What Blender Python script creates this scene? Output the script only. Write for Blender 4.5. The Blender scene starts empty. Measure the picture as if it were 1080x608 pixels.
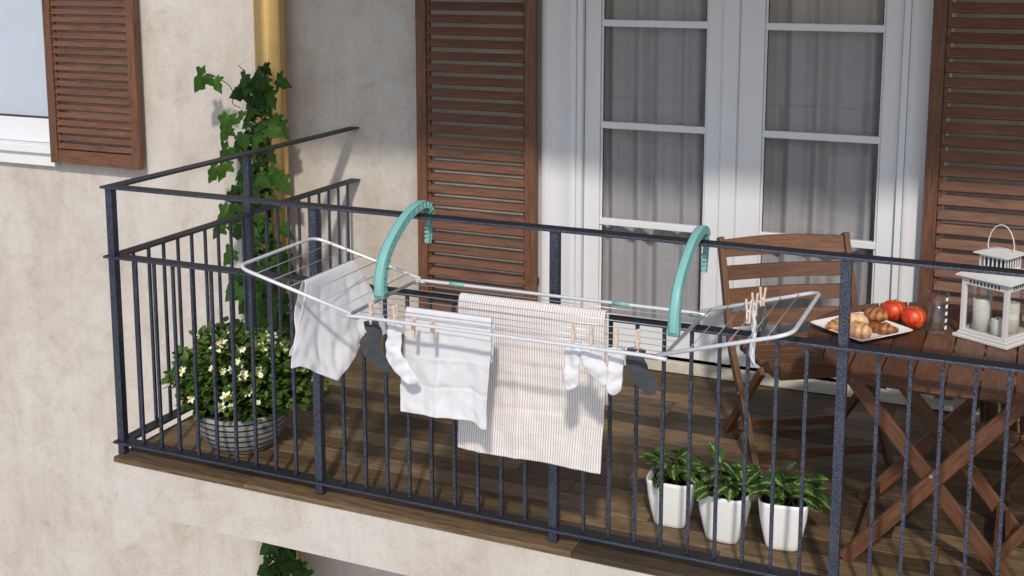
import bpy, math, random
from mathutils import Vector, Matrix, Euler, noise
random.seed(7)
C = bpy.context.scene.collection
R = math.radians
D = 1.966          # wall plane y
# ------------------------------------------------------------------ mesh builder
class MB:
    def __init__(s):
        s.v=[]; s.f=[]; s.uv=[]; s.tone=[]; s.mi=[]; s.sm=[]
    def face(s, idx, uv=None, tone=.5, mi=0, sm=False):
        s.f.append(tuple(idx)); s.uv.append(uv or [(0,0)]*len(idx)); s.tone.append(tone); s.mi.append(mi); s.sm.append(sm)
    def beam(s, p0, p1, w, t, side=None, mi=0, tone=None):
        """box from p0 to p1, width w along 'side', thickness t along the third axis; uv.x runs along the length"""
        p0=Vector(p0); p1=Vector(p1); d=(p1-p0); L=d.length; d.normalize()
        if side is None: side = Vector((1,0,0)) if abs(d.x)<.9 else Vector((0,1,0))
        a=Vector(side); a=(a-d*a.dot(d)).normalized(); b=d.cross(a)
        tone = random.random() if tone is None else tone
        n=len(s.v); o=random.random()*20; q=random.random()*20
        for e in (p0,p1):
            for sa,sb in ((-1,-1),(1,-1),(1,1),(-1,1)):
                s.v.append(e+a*sa*w/2+b*sb*t/2)
        F=[(0,3,2,1),(4,5,6,7)]
        for k in range(4): F.append((k,(k+1)%4,(k+1)%4+4,k+4))
        for i,fc in enumerate(F):
            if i<2: u=[(o,q),(o+.02,q),(o+.02,q+w),(o,q+w)]
            else:
                ww = w if i in (2,4) else t
                q2=q+i*.37
                u=[(o,q2),(o,q2+ww),(o+L,q2+ww),(o+L,q2)]
            s.face([n+j for j in fc],u,tone,mi)
    def box(s, x0,x1,y0,y1,z0,z1, mi=0, tone=None):
        dx,dy,dz=x1-x0,y1-y0,z1-z0; cx,cy,cz=(x0+x1)/2,(y0+y1)/2,(z0+z1)/2
        if dx>=dy and dx>=dz: s.beam((x0,cy,cz),(x1,cy,cz),dy,dz,(0,1,0),mi,tone)
        elif dy>=dz: s.beam((cx,y0,cz),(cx,y1,cz),dx,dz,(1,0,0),mi,tone)
        else: s.beam((cx,cy,z0),(cx,cy,z1),dx,dy,(1,0,0),mi,tone)
    def tube(s, pts, r, n=10, mi=0, tone=.5, flat=None, cap=True, closed=False):
        """tube through pts; r float or list; flat=(axis, factor) squashes the section along a world axis"""
        pts=[Vector(p) for p in pts]; m=len(pts); rs=r if isinstance(r,(list,tuple)) else [r]*m
        base=len(s.v); prev=None; L=0
        for i,p in enumerate(pts):
            if closed: t=pts[(i+1)%m]-pts[i-1]
            else: t=pts[min(i+1,m-1)]-pts[max(i-1,0)]
            t.normalize()
            if prev is None:
                a=Vector((0,0,1)) if abs(t.z)<.9 else Vector((1,0,0))
            else: a=prev
            a=(a-t*a.dot(t)).normalized(); prev=a; b=t.cross(a)
            for k in range(n):
                an=2*math.pi*k/n
                o=a*math.cos(an)*rs[i]+b*math.sin(an)*rs[i]
                if flat: o[flat[0]]*=flat[1]
                s.v.append(p+o)
        segs=m if closed else m-1
        for i in range(segs):
            L2=L+(pts[(i+1)%m]-pts[i]).length
            for k in range(n):
                k2=(k+1)%n; i2=(i+1)%m
                s.face((base+i*n+k,base+i*n+k2,base+i2*n+k2,base+i2*n+k),[(L,k/n),(L,(k+1)/n),(L2,(k+1)/n),(L2,k/n)],tone,mi,True)
            L=L2
        if cap and not closed:
            s.face([base+k for k in range(n)][::-1],None,tone,mi); s.face([base+(m-1)*n+k for k in range(n)],None,tone,mi)
    def lathe(s, prof, c=(0,0,0), n=32, mi=0, tone=.5, ax=None, sq=0, rot=0):
        """prof: list of (r,z); sq>0 makes a rounded square section"""
        base=len(s.v); c=Vector(c)
        for r,z in prof:
            for k in range(n):
                a=2*math.pi*k/n
                rr=r
                if sq:
                    rr=r/((abs(math.cos(a))**sq+abs(math.sin(a))**sq)**(1/sq))
                s.v.append(c+Vector((rr*math.cos(a+rot),rr*math.sin(a+rot),z)))
        for i in range(len(prof)-1):
            for k in range(n):
                k2=(k+1)%n
                s.face((base+i*n+k,base+i*n+k2,base+(i+1)*n+k2,base+(i+1)*n+k),[(k/n,prof[i][1]),((k+1)/n,prof[i][1]),((k+1)/n,prof[i+1][1]),(k/n,prof[i+1][1])],tone,mi,True)
    def disc(s, r, c, n=24, mi=0, sq=0, rot=0, up=1):
        base=len(s.v); c=Vector(c)
        for k in range(n):
            a=2*math.pi*k/n; rr=r
            if sq: rr=r/((abs(math.cos(a))**sq+abs(math.sin(a))**sq)**(1/sq))
            s.v.append(c+Vector((rr*math.cos(a+rot),rr*math.sin(a+rot),0)))
        idx=[base+k for k in range(n)]
        s.face(idx if up>0 else idx[::-1],None,.5,mi)
    def grid(s, fn, nu, nv, mi=0, tone=.5, su=1, sv=1):
        base=len(s.v)
        for j in range(nv+1):
            for i in range(nu+1):
                s.v.append(Vector(fn(i/nu,j/nv)))
        for j in range(nv):
            for i in range(nu):
                a=base+j*(nu+1)+i
                s.face((a,a+1,a+nu+2,a+nu+1),[(i/nu*su,j/nv*sv),((i+1)/nu*su,j/nv*sv),((i+1)/nu*su,(j+1)/nv*sv),(i/nu*su,(j+1)/nv*sv)],tone,mi,True)
    def sphere(s, c, r, n=16, m=10, sc=(1,1,1), mi=0, tone=.5, fn=None):
        c=Vector(c); base=len(s.v)
        for j in range(m+1):
            th=math.pi*j/m
            for k in range(n):
                a=2*math.pi*k/n
                d=Vector((math.sin(th)*math.cos(a),math.sin(th)*math.sin(a),math.cos(th)))
                rr=r*(fn(d) if fn else 1)
                s.v.append(c+Vector((d.x*rr*sc[0],d.y*rr*sc[1],d.z*rr*sc[2])))
        for j in range(m):
            for k in range(n):
                k2=(k+1)%n
                s.face((base+j*n+k,base+(j+1)*n+k,base+(j+1)*n+k2,base+j*n+k2),[(k/n,j/m),(k/n,(j+1)/m),((k+1)/n,(j+1)/m),((k+1)/n,j/m)],tone,mi,True)
def world_off(o):
    v=Vector((0,0,0))
    while o is not None: v+=o.location; o=o.parent
    return v
def obj(name, mb, mats, parent=None, bevel=0, solid=0, subsurf=0, seg=2):
    me=bpy.data.meshes.new(name)
    off=world_off(parent)
    me.from_pydata([v-off for v in mb.v],[],mb.f)
    uvl=me.uv_layers.new(name='UVMap')
    flat=[c for u in mb.uv for p in u for c in p]
    uvl.data.foreach_set('uv',flat)
    at=me.attributes.new('tone','FLOAT','FACE'); at.data.foreach_set('value',mb.tone)
    me.polygons.foreach_set('material_index',mb.mi); me.polygons.foreach_set('use_smooth',mb.sm)
    for m in (mats if isinstance(mats,(list,tuple)) else [mats]): me.materials.append(m)
    me.update(); me.validate()
    o=bpy.data.objects.new(name,me); C.objects.link(o)
    if parent is not None: o.parent=parent
    if solid:
        m=o.modifiers.new('s','SOLIDIFY'); m.thickness=solid; m.offset=0
    if subsurf:
        m=o.modifiers.new('ss','SUBSURF'); m.levels=subsurf; m.render_levels=subsurf
    if bevel:
        m=o.modifiers.new('b','BEVEL'); m.width=bevel; m.segments=seg; m.limit_method='ANGLE'; m.angle_limit=R(40); m.use_clamp_overlap=True
        m.harden_normals=False
    return o
def tag(o,label=None,cat=None,group=None,kind=None):
    if label: o['label']=label
    if cat: o['category']=cat
    if group: o['group']=group
    if kind: o['kind']=kind
    return o
def thing(name,label,cat,loc=(0,0,0),group=None):
    o=bpy.data.objects.new(name,None); C.objects.link(o); o.location=loc; o.empty_display_size=.1
    return tag(o,label,cat,group)
def copy_tree(o,parent=None):
    c=o.copy(); C.objects.link(c); c.parent=parent
    for ch in list(o.children): copy_tree(ch,c)
    return c
# ------------------------------------------------------------------ materials
def mat(name):
    m=bpy.data.materials.new(name); m.use_nodes=True; nt=m.node_tree; b=nt.nodes['Principled BSDF']
    return m,nt,b
def N(nt,t,**k):
    n=nt.nodes.new(t)
    for a,v in k.items():
        if a in n.inputs.keys() if isinstance(a,str) else False: n.inputs[a].default_value=v
        else: setattr(n,a,v)
    return n
def setin(n,**k):
    for a,v in k.items(): n.inputs[a.replace('_',' ')].default_value=v
def noise_tex(nt,coord,scale,detail=4,rough=.55,sc=None,dist=0):
    n=nt.nodes.new('ShaderNodeTexNoise'); setin(n,Scale=scale,Detail=detail,Roughness=rough,Distortion=dist)
    if sc:
        mp=nt.nodes.new('ShaderNodeMapping'); mp.inputs['Scale'].default_value=sc
        nt.links.new(coord,mp.inputs[0]); nt.links.new(mp.outputs[0],n.inputs['Vector'])
    else: nt.links.new(coord,n.inputs['Vector'])
    return n.outputs['Fac']
def ramp(nt,fac,stops,interp='LINEAR'):
    r=nt.nodes.new('ShaderNodeValToRGB'); r.color_ramp.interpolation=interp
    e=r.color_ramp.elements
    while len(e)<len(stops): e.new(.5)
    for i,(p,c) in enumerate(stops):
        e[i].position=p; e[i].color=(*c,1) if len(c)==3 else c
    nt.links.new(fac,r.inputs[0]); return r.outputs[0]
def mix(nt,a,b,f,mode='MIX'):
    m=nt.nodes.new('ShaderNodeMix'); m.data_type='RGBA'; m.blend_type=mode
    for s,v in ((6,a),(7,b)):
        if isinstance(v,(tuple,list)): m.inputs[s].default_value=(*v,1)
        else: nt.links.new(v,m.inputs[s])
    if isinstance(f,(int,float)): m.inputs[0].default_value=f
    else: nt.links.new(f,m.inputs[0])
    return m.outputs[2]
def math_n(nt,op,a,b=None):
    m=nt.nodes.new('ShaderNodeMath'); m.operation=op
    for i,v in enumerate((a,b)):
        if v is None: continue
        if isinstance(v,(int,float)): m.inputs[i].default_value=v
        else: nt.links.new(v,m.inputs[i])
    return m.outputs[0]
def bump(nt,b,h,strength=.3,dist=.01):
    n=nt.nodes.new('ShaderNodeBump'); n.inputs['Strength'].default_value=strength; n.inputs['Distance'].default_value=dist
    nt.links.new(h,n.inputs['Height']); nt.links.new(n.outputs[0],b.inputs['Normal'])
def tc(nt,w='Object'):
    return nt.nodes.new('ShaderNodeTexCoord').outputs[w]
def geo_pos(nt): return nt.nodes.new('ShaderNodeNewGeometry').outputs['Position']
def attr(nt,name='tone'):
    a=nt.nodes.new('ShaderNodeAttribute'); a.attribute_name=name; return a.outputs['Fac']

def stucco():
    m,nt,b=mat('stucco'); P=geo_pos(nt)
    n1=noise_tex(nt,P,1.3,8,.62,dist=.6); n2=noise_tex(nt,P,5,8,.68,dist=1.); n3=noise_tex(nt,P,70,3,.6); n4=noise_tex(nt,P,300,2,.5)
    c=ramp(nt,n1,[(.3,(.44,.395,.34)),(.5,(.51,.47,.42)),(.68,(.55,.52,.48))])
    c2=ramp(nt,n2,[(.30,(.84,.81,.78)),(.5,(1,1,1)),(.70,(1.05,1.05,1.05))])
    c=mix(nt,c,c2,.8,'MULTIPLY')
    st=noise_tex(nt,P,1.1,6,.7,(5,5,.7))
    c=mix(nt,c,ramp(nt,st,[(.35,(.86,.84,.81)),(.55,(1,1,1))]),.6,'MULTIPLY')
    sp=ramp(nt,n3,[(.30,(.90,.88,.86)),(.45,(1,1,1)),(.7,(1.04,1.04,1.04))]); c=mix(nt,c,sp,.8,'MULTIPLY')
    n5=noise_tex(nt,P,16,6,.75); c=mix(nt,c,ramp(nt,n5,[(.32,(.90,.88,.86)),(.48,(1,1,1))]),.7,'MULTIPLY')
    vo=nt.nodes.new('ShaderNodeTexVoronoi'); vo.inputs['Scale'].default_value=55; nt.links.new(P,vo.inputs['Vector'])
    pit=ramp(nt,vo.outputs['Distance'],[(.03,(.80,.77,.74)),(.10,(1,1,1))]); pm=ramp(nt,n2,[(.45,(0,0,0)),(.62,(1,1,1))]); c=mix(nt,c,mix(nt,(1,1,1),pit,pm),.8,'MULTIPLY')
    vc=nt.nodes.new('ShaderNodeTexVoronoi'); vc.feature='DISTANCE_TO_EDGE'; vc.inputs['Scale'].default_value=.9
    dn=nt.nodes.new('ShaderNodeTexNoise'); setin(dn,Scale=3.5,Detail=6,Roughness=.65); nt.links.new(P,dn.inputs['Vector'])
    va=nt.nodes.new('ShaderNodeMix'); va.data_type='RGBA'; va.blend_type='LINEAR_LIGHT'; va.inputs[0].default_value=.25; nt.links.new(P,va.inputs[6]); nt.links.new(dn.outputs['Color'],va.inputs[7]); nt.links.new(va.outputs[2],vc.inputs['Vector'])
    ck=ramp(nt,vc.outputs['Distance'],[(0,(.72,.68,.64)),(.0035,(1,1,1))]); ckm=ramp(nt,noise_tex(nt,P,1.7,3,.5),[(.5,(0,0,0)),(.6,(.7,.7,.7))])
    c=mix(nt,c,mix(nt,(1,1,1),ck,ckm),1,'MULTIPLY')
    nt.links.new(c,b.inputs['Base Color']); b.inputs['Roughness'].default_value=.9; b.inputs['Specular IOR Level'].default_value=.25
    h=math_n(nt,'ADD',math_n(nt,'MULTIPLY',n3,.6),math_n(nt,'ADD',n2,math_n(nt,'MULTIPLY',n4,.3)))
    bump(nt,b,h,.15,.008); return m
def wood(name,dark,light,rough=.45,scale=1.,gap=None,tonemul=.35,grainc=.8):
    m,nt,b=mat(name); U=tc(nt,'UV')
    g=noise_tex(nt,U,6*scale,8,.65,(1,14,1),.6); fine=noise_tex(nt,U,30*scale,4,.6,(.6,18,1)); knots=noise_tex(nt,U,3*scale,3,.5,(1,2.5,1),1.5)
    c=ramp(nt,g,[(.3,dark),(.5,tuple((a+b_)/2 for a,b_ in zip(dark,light))),(.7,light)])
    c=mix(nt,c,ramp(nt,fine,[(.35,(.55,.5,.45)),(.55,(1,1,1))]),grainc*.6,'MULTIPLY')
    c=mix(nt,c,ramp(nt,knots,[(.3,(.6,.55,.5)),(.5,(1,1,1))]),.6,'MULTIPLY')
    t=attr(nt); tr=ramp(nt,t,[(0,(1-tonemul,)*3),(.5,(1,.98,.95)),(1,(1+tonemul*.9,1+tonemul*.95,1+tonemul))])
    c=mix(nt,c,tr,1,'MULTIPLY')
    nt.links.new(c,b.inputs['Base Color'])
    nt.links.new(ramp(nt,fine,[(.3,(rough+.15,)*3),(.7,(rough-.05,)*3)]),b.inputs['Roughness'])
    b.inputs['Specular IOR Level'].default_value=.35
    bump(nt,b,math_n(nt,'ADD',g,fine),.25,.004); return m
def paint(name,col,rough=.4,bs=.08,var=.06,scale=12,spec=.5,metal=0,bscale=90,bd=.002):
    m,nt,b=mat(name); P=tc(nt)
    n=noise_tex(nt,P,scale,5,.6)
    c=ramp(nt,n,[(.3,tuple(x*(1-var) for x in col)),(.7,tuple(min(1,x*(1+var)) for x in col))])
    nt.links.new(c,b.inputs['Base Color']); b.inputs['Roughness'].default_value=rough; b.inputs['Specular IOR Level'].default_value=spec; b.inputs['Metallic'].default_value=metal
    if bs: bump(nt,b,noise_tex(nt,P,bscale,3,.6),bs,bd)
    return m
def railmat():
    m,nt,b=mat('rail_paint'); P=geo_pos(nt)
    n=noise_tex(nt,P,230,2,.5); n2=noise_tex(nt,P,8,4,.6)
    c=ramp(nt,n,[(.35,(.045,.051,.070)),(.62,(.15,.166,.22))])
    c=mix(nt,c,ramp(nt,n2,[(.3,(.8,.8,.8)),(.7,(1.1,1.1,1.1))]),1,'MULTIPLY')
    nt.links.new(c,b.inputs['Base Color']); b.inputs['Roughness'].default_value=.46; b.inputs['Metallic'].default_value=.95; b.inputs['Specular IOR Level'].default_value=.5
    bump(nt,b,n,.5,.004); return m
def cloth(name,col,stripes=None,trans=.25,weave=500):
    m,nt,b=mat(name); U=tc(nt,'UV'); P=tc(nt)
    c=None
    n=noise_tex(nt,P,9,5,.6)
    c=ramp(nt,n,[(.3,tuple(x*.94 for x in col)),(.7,col)])
    w=nt.nodes.new('ShaderNodeTexWave'); w.wave_type='BANDS'; w.bands_direction='X'; setin(w,Scale=weave/20,Distortion=0)
    nt.links.new(U,w.inputs['Vector'])
    w2=nt.nodes.new('ShaderNodeTexWave'); w2.wave_type='BANDS'; w2.bands_direction='Y'; setin(w2,Scale=weave/20,Distortion=0); nt.links.new(U,w2.inputs['Vector'])
    h=math_n(nt,'ADD',w.outputs['Fac'],w2.outputs['Fac'])
    if stripes:
        s=nt.nodes.new('ShaderNodeTexWave'); s.wave_type='BANDS'; s.bands_direction='X'; setin(s,Scale=stripes,Distortion=.15); s.inputs['Detail'].default_value=1; nt.links.new(U,s.inputs['Vector'])
        c=mix(nt,c,(.46,.345,.28),ramp(nt,s.outputs['Fac'],[(.60,(0,0,0)),(.85,(.75,.75,.75))]))
        h=math_n(nt,'ADD',h,math_n(nt,'MULTIPLY',s.outputs['Fac'],1.5))
    nt.links.new(c,b.inputs['Base Color']); b.inputs['Roughness'].default_value=.9; b.inputs['Specular IOR Level'].default_value=.15
    b.inputs['Sheen Weight'].default_value=.2
    h=math_n(nt,'ADD',h,math_n(nt,'MULTIPLY',noise_tex(nt,P,22,5,.6),2.5))
    bump(nt,b,h,.16 if stripes else .05,.003)
    tr=nt.nodes.new('ShaderNodeBsdfTranslucent'); nt.links.new(c,tr.inputs['Color'])
    mx=nt.nodes.new('ShaderNodeMixShader'); mx.inputs[0].default_value=trans
    nt.links.new(b.outputs[0],mx.inputs[1]); nt.links.new(tr.outputs[0],mx.inputs[2]); nt.links.new(mx.outputs[0],nt.nodes['Material Output'].inputs[0])
    return m
def leafmat(name,dark,light,vari=None,trans=.3,rough=.4):
    m,nt,b=mat(name); U=tc(nt,'UV'); t=attr(nt)
    c=ramp(nt,t,[(0,dark),(1,light)])
    c=mix(nt,c,ramp(nt,noise_tex(nt,tc(nt),25,4,.6),[(.3,(.7,.7,.7)),(.7,(1.25,1.25,1.25))]),1,'MULTIPLY')
    sx=nt.nodes.new('ShaderNodeSeparateXYZ'); nt.links.new(U,sx.inputs[0])
    ax=math_n(nt,'ABSOLUTE',math_n(nt,'SUBTRACT',sx.outputs[0],.5))
    if vari:
        nn=noise_tex(nt,U,7,4,.7,(2.2,1,1),.8)
        f=math_n(nt,'SUBTRACT',math_n(nt,'ADD',nn,.10),math_n(nt,'MULTIPLY',ax,1.3))
        c=mix(nt,c,vari,ramp(nt,f,[(.46,(0,0,0)),(.66,(.8,.8,.8))]))
    vein=ramp(nt,ax,[(0,(1.5,1.5,1.2)),(.06,(1,1,1))]); c=mix(nt,c,vein,.7,'MULTIPLY')
    nt.links.new(c,b.inputs['Base Color']); b.inputs['Roughness'].default_value=rough; b.inputs['Specular IOR Level'].default_value=.4 if rough<.5 else .15
    tr=nt.nodes.new('ShaderNodeBsdfTranslucent'); nt.links.new(mix(nt,c,(1,1.2,.4),1,'MULTIPLY'),tr.inputs['Color'])
    mx=nt.nodes.new('ShaderNodeMixShader'); mx.inputs[0].default_value=trans
    nt.links.new(b.outputs[0],mx.inputs[1]); nt.links.new(tr.outputs[0],mx.inputs[2]); nt.links.new(mx.outputs[0],nt.nodes['Material Output'].inputs[0])
    return m
def glassmat(name,tint=(1,1,1),refl=1.0,ior=1.5,rough=.0):
    m,nt,b=mat(name); nt.nodes.remove(b)
    tr=nt.nodes.new('ShaderNodeBsdfTransparent'); tr.inputs[0].default_value=(*tint,1)
    gl=nt.nodes.new('ShaderNodeBsdfGlossy'); gl.inputs['Roughness'].default_value=rough; gl.inputs['Color'].default_value=(refl,refl,refl,1)
    fr=nt.nodes.new('ShaderNodeFresnel'); gg=nt.nodes.new('ShaderNodeNewGeometry')
    mr=nt.nodes.new('ShaderNodeMapRange'); mr.inputs['To Min'].default_value=ior; mr.inputs['To Max'].default_value=1/ior
    nt.links.new(gg.outputs['Backfacing'],mr.inputs['Value']); nt.links.new(mr.outputs[0],fr.inputs[0])
    mx=nt.nodes.new('ShaderNodeMixShader'); nt.links.new(fr.outputs[0],mx.inputs[0]); nt.links.new(tr.outputs[0],mx.inputs[1]); nt.links.new(gl.outputs[0],mx.inputs[2])
    nt.links.new(mx.outputs[0],nt.nodes['Material Output'].inputs[0]); return m
def potstripe():
    m,nt,b=mat('banded_pot'); P=tc(nt); sx=nt.nodes.new('ShaderNodeSeparateXYZ'); nt.links.new(P,sx.inputs[0])
    n=noise_tex(nt,P,14,6,.7,(1,1,3)); c=ramp(nt,n,[(.3,(.15,.15,.145)),(.5,(.27,.27,.26)),(.7,(.38,.375,.36))])
    fr=math_n(nt,'FRACT',math_n(nt,'MULTIPLY',math_n(nt,'ADD',sx.outputs[2],.5),1/.0275))
    s=ramp(nt,fr,[(0,(1,1,1)),(.22,(1,1,1)),(.25,(0,0,0)),(.94,(0,0,0)),(.97,(1,1,1))])
    c=mix(nt,c,(.012,.012,.014),s); nt.links.new(c,b.inputs['Base Color']); b.inputs['Roughness'].default_value=.6
    bump(nt,b,n,.3,.005); return m
M=dict(
 stucco=stucco(),
 railtop_shade=paint('rail_top_shade',(.016,.017,.021),.55,.3,.2,200,.3,0,230,.003),  # same rail metal; shade of the upward faces put into a darker colour
 shutter=wood('shutter_wood',(.082,.036,.020),(.20,.090,.050),.5,1.,tonemul=.12),
 chairwood=wood('chair_wood',(.080,.034,.016),(.205,.095,.046),.42,1.2,tonemul=.2),
 tablewood=wood('table_wood',(.07,.028,.014),(.18,.078,.040),.4,1.2,tonemul=.25),
 deck=wood('deck_wood',(.046,.030,.016),(.225,.150,.078),.55,1.,tonemul=.62,grainc=1),
 peg=paint('peg_wood',(.64,.50,.40),.6,.1,.15,60),
 white=paint('white_paint',(.67,.675,.69),.35,.03,.02,4),
 sill=paint('white_sill',(.68,.68,.68),.5,.05,.03,6),
 ceramic=paint('white_ceramic',(.80,.80,.79),.22,.02,.02,5),
 lantern=paint('lantern_paint',(.58,.57,.555),.45,.1,.05,18),
 rail=railmat(),
 brass=paint('brass',(.74,.50,.21),.32,.05,.10,5,.5,1.0),
 steel=paint('steel_tube',(.74,.745,.76),.28,.02,.04,20,.6,.35),
 wire=paint('coated_wire',(.5,.51,.53),.3,0,.02,20,.5,.6),
 dark_end=paint('grey_tube',(.36,.36,.36),.35,.02,.05,20,.5,.5),
 teal=paint('teal_plastic',(.19,.43,.395),.42,.04,.04,20,.4),
 soil=paint('soil',(.018,.013,.010),.95,1,.5,60,.1,0,60,.02),
 wcloth=cloth('white_cotton',(.78,.78,.80),trans=.22),
 stripe=cloth('striped_towel',(.82,.80,.775),stripes=19,trans=.15,weave=300),
 sockw=cloth('white_sock_knit',(.72,.72,.75),trans=.1,weave=800),
 sockd=cloth('grey_sock_knit',(.055,.058,.065),trans=.03,weave=800),
 curtain=cloth('curtain_cloth',(.46,.44,.43),trans=.1,weave=200),
 ivy=leafmat('ivy_leaf',(.006,.022,.003),(.036,.090,.010),trans=.15,rough=.6),
 bush=leafmat('bush_leaf',(.024,.062,.010),(.13,.215,.040),trans=.25,rough=.35),
 vari=leafmat('variegated_leaf',(.018,.055,.010),(.06,.14,.022),(.36,.44,.18),trans=.2,rough=.3),
 stem=paint('vine_stem',(.075,.052,.034),.8,.8,.4,30,.2,0,60,.01),
 petal=paint('petal',(.80,.80,.55),.6,.05,.05,40,.3),
 yellow=paint('flower_centre',(.75,.55,.03),.6,.1,.1,60),
 pane=glassmat('window_glass',(.86,.87,.89),1.),
 lglass=glassmat('clear_glass',(.95,.96,.96),1.,1.6),
 wax=paint('candle_wax',(.74,.72,.64),.5,.03,.04,14),
 wick=paint('wick',(.03,.03,.03),.9,0),
 seal=paint('rubber_seal',(.03,.03,.033),.6,0),
 sky_panel=paint('sky_reflection_tint',(.60,.66,.71),.6,.02,.02,2),
 band=potstripe(),
 ground=paint('paving',(.42,.41,.40),.9,.2,.1,3),
 room=paint('room_wall',(.25,.25,.26),.9,0),
)
# croissant and apple
def bread():
    m,nt,b=mat('croissant_crust'); P=tc(nt); U=tc(nt,'UV')
    n=noise_tex(nt,P,22,6,.7,dist=.5); t=attr(nt)
    c=ramp(nt,math_n(nt,'ADD',math_n(nt,'MULTIPLY',n,.6),math_n(nt,'MULTIPLY',t,.5)),[(.3,(.17,.05,.014)),(.5,(.42,.18,.06)),(.72,(.68,.46,.26))])
    nt.links.new(c,b.inputs['Base Color']); b.inputs['Roughness'].default_value=.45; bump(nt,b,n,.4,.006); return m
def applem():
    m,nt,b=mat('apple_skin'); P=tc(nt)
    n=noise_tex(nt,P,12,6,.7,dist=.8); n2=noise_tex(nt,P,90,3,.6)
    c=ramp(nt,n,[(.36,(.40,.012,.010)),(.47,(.55,.04,.012)),(.56,(.66,.20,.03)),(.66,(.72,.38,.07))])
    c=mix(nt,c,ramp(nt,n2,[(.6,(1,1,1)),(.75,(1.5,1.6,1.2))]),.5,'MULTIPLY')
    nt.links.new(c,b.inputs['Base Color']); b.inputs['Roughness'].default_value=.38; return m
M['bread']=bread(); M['apple']=applem()
# ------------------------------------------------------------------ ground and house
g=MB(); g.box(-120,120,-150,60,-7.3,-7.0); tag(obj('ground',g,M['ground']),'pale paving of the street far below the balcony',kind='structure')
house=thing('house','house with mottled cream stucco wall, white balcony door and brown louvred shutters','house',(0,D,-7))
def tag_part(o,l): o['label']=l; return o
# wall with real openings: window [-3.55,-2.20]x[.87,2.6], door [1.20,3.12]x[0,2.75]
w=MB(); y0,y1=D,D+.35
def wb(xa,xb,za,zb): w.box(xa,xb,y0,y1,za,zb)
wx0,wx1,wz0,wz1=-3.55,-2.20,.93,2.35
dx0,dx1,dz0,dz1=1.345,2.975,.06,2.62
wb(-14,wx0,-7,6); wb(wx0,wx1,-7,wz0); wb(wx0,wx1,wz1,6); wb(wx1,dx0,-7,6); wb(dx0,dx1,-7,dz0); wb(dx0,dx1,dz1,6); wb(dx1,14,-7,6)
bpy.context.view_layer.update()
wo=obj('wall',w,M['stucco'],house)
# balcony slabs
s=MB(); s.box(0.0,5.05,-.045,D-.003,-.24,-.024); tag_part(obj('balcony_slab',s,M['stucco'],house),'stucco balcony slab under the wooden deck')
s=MB(); s.box(0.0,5.05,-.045,D-.003,2.75,2.98); tag_part(obj('upper_balcony_slab',s,M['stucco'],house),'balcony slab of the floor above')
# interior
for a,b in ((.6,3.7),(-4,-1.6)):
    r_=MB(); r_.box(a,b,D+1.6,D+1.65,0,2.8); obj('room_wall',r_,M['room'],house)
# deck
dk=MB(); yy=-.052; rng=random.Random(3)
while yy<D-.01:
    wdt=.112; y2=min(yy+wdt,D-.004)
    xx=-.012; first=True
    while xx<5.06:
        L=rng.uniform(.7,1.9); 
        if first: L*=rng.uniform(.3,1); first=False
        x2=min(xx+L,5.065)
        dk.box(xx,x2,yy,y2,-.022,0,tone=rng.random()); xx=x2+.0018
    yy=y2+.0022
tag(obj('deck_floor',dk,M['deck'],bevel=.0012,seg=1),'brown plank floor of the balcony',kind='structure')
# stone threshold strip along the wall under the door
t_=MB(); t_.box(1.12,3.25,D-.035,D+.2,.004,.06); tag_part(obj('door_threshold',t_,paint('stone_strip',(.5,.46,.38),.8,.2,.1,20),house,bevel=.004),'pale stone threshold below the balcony door')
# ------------------------------------------------------------------ french door
door=MB()
# casing proud of wall
zt=2.66
prof_=[(0,.002),(0,-.036),(.004,-.042),(.030,-.044),(.042,-.040),(.052,-.028),(.07,-.022),(.10,-.0205),(.13,-.024),(.152,-.031),(.165,-.034),(.180,-.032),(.188,-.026),(.190,.0)]
for x_,sg in ((1.155,1),(3.165,-1)):
    base=len(door.v)
    for z in (.06,zt):
        for a,b in prof_: door.v.append(Vector((x_+sg*a,D+b,z)))
    n_=len(prof_)
    for k in range(n_-1):
        q=(base+k,base+k+1,base+n_+k+1,base+n_+k); door.face(q if sg>0 else q[::-1],None,.5,0,True)
door.box(1.155,3.165,D-.030,D+.002,zt+.001,zt+.12)
# jamb
door.box(1.345,1.375,D-.022,D+.12,.06,zt-.03); door.box(2.945,2.975,D-.022,D+.12,.06,zt-.03)
door.box(1.376,2.944,D-.0,D+.12,2.56,2.62)
fd=obj('french_door',door,M['white'],house,bevel=.003)
tag_part(fd,'white double balcony door with grey curtains behind its panes')
def leafdoor(xa,xb,ga,gb):
    lf=MB(); yf,yb=D+.012,D+.058
    z0,z1=.072,2.55
    lf.box(xa,ga,yf,yb,z0,z1); lf.box(gb,xb,yf,yb,z0,z1)
    lf.box(ga+.0005,gb-.0005,yf+.001,yb-.001,z0,.255); lf.box(ga+.0005,gb-.0005,yf+.001,yb-.001,2.42,z1)
    for z in (.755,1.265,1.79):
        lf.box(ga+.0005,gb-.0005,yf+.006,yb-.006,z-.0175,z+.0175)
    # glazing bead (a slight step)
    for xe,sg in ((ga,1),(gb,-1)):
        lf.box(min(xe,xe+sg*.012),max(xe,xe+sg*.012),yf+.014,yb-.008,.2555,2.4195)
    o=obj('door_leaf',lf,M['white'],fd,bevel=.003)
    gl=MB(); gl.grid(lambda u,v:(ga+.004+(gb-ga-.008)*u,yb-.02,.25+2.175*v),1,1); obj('pane',gl,M['pane'],fd)
    sl=MB()
    for xe in (ga+.0125,gb-.0155): sl.box(xe,xe+.003,yb-.03,yb-.0235,.256,2.419)
    obj('glazing_seal',sl,M['seal'],fd)
leafdoor(1.378,2.14,1.462,2.022); leafdoor(2.182,2.942,2.30,2.862)
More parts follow.
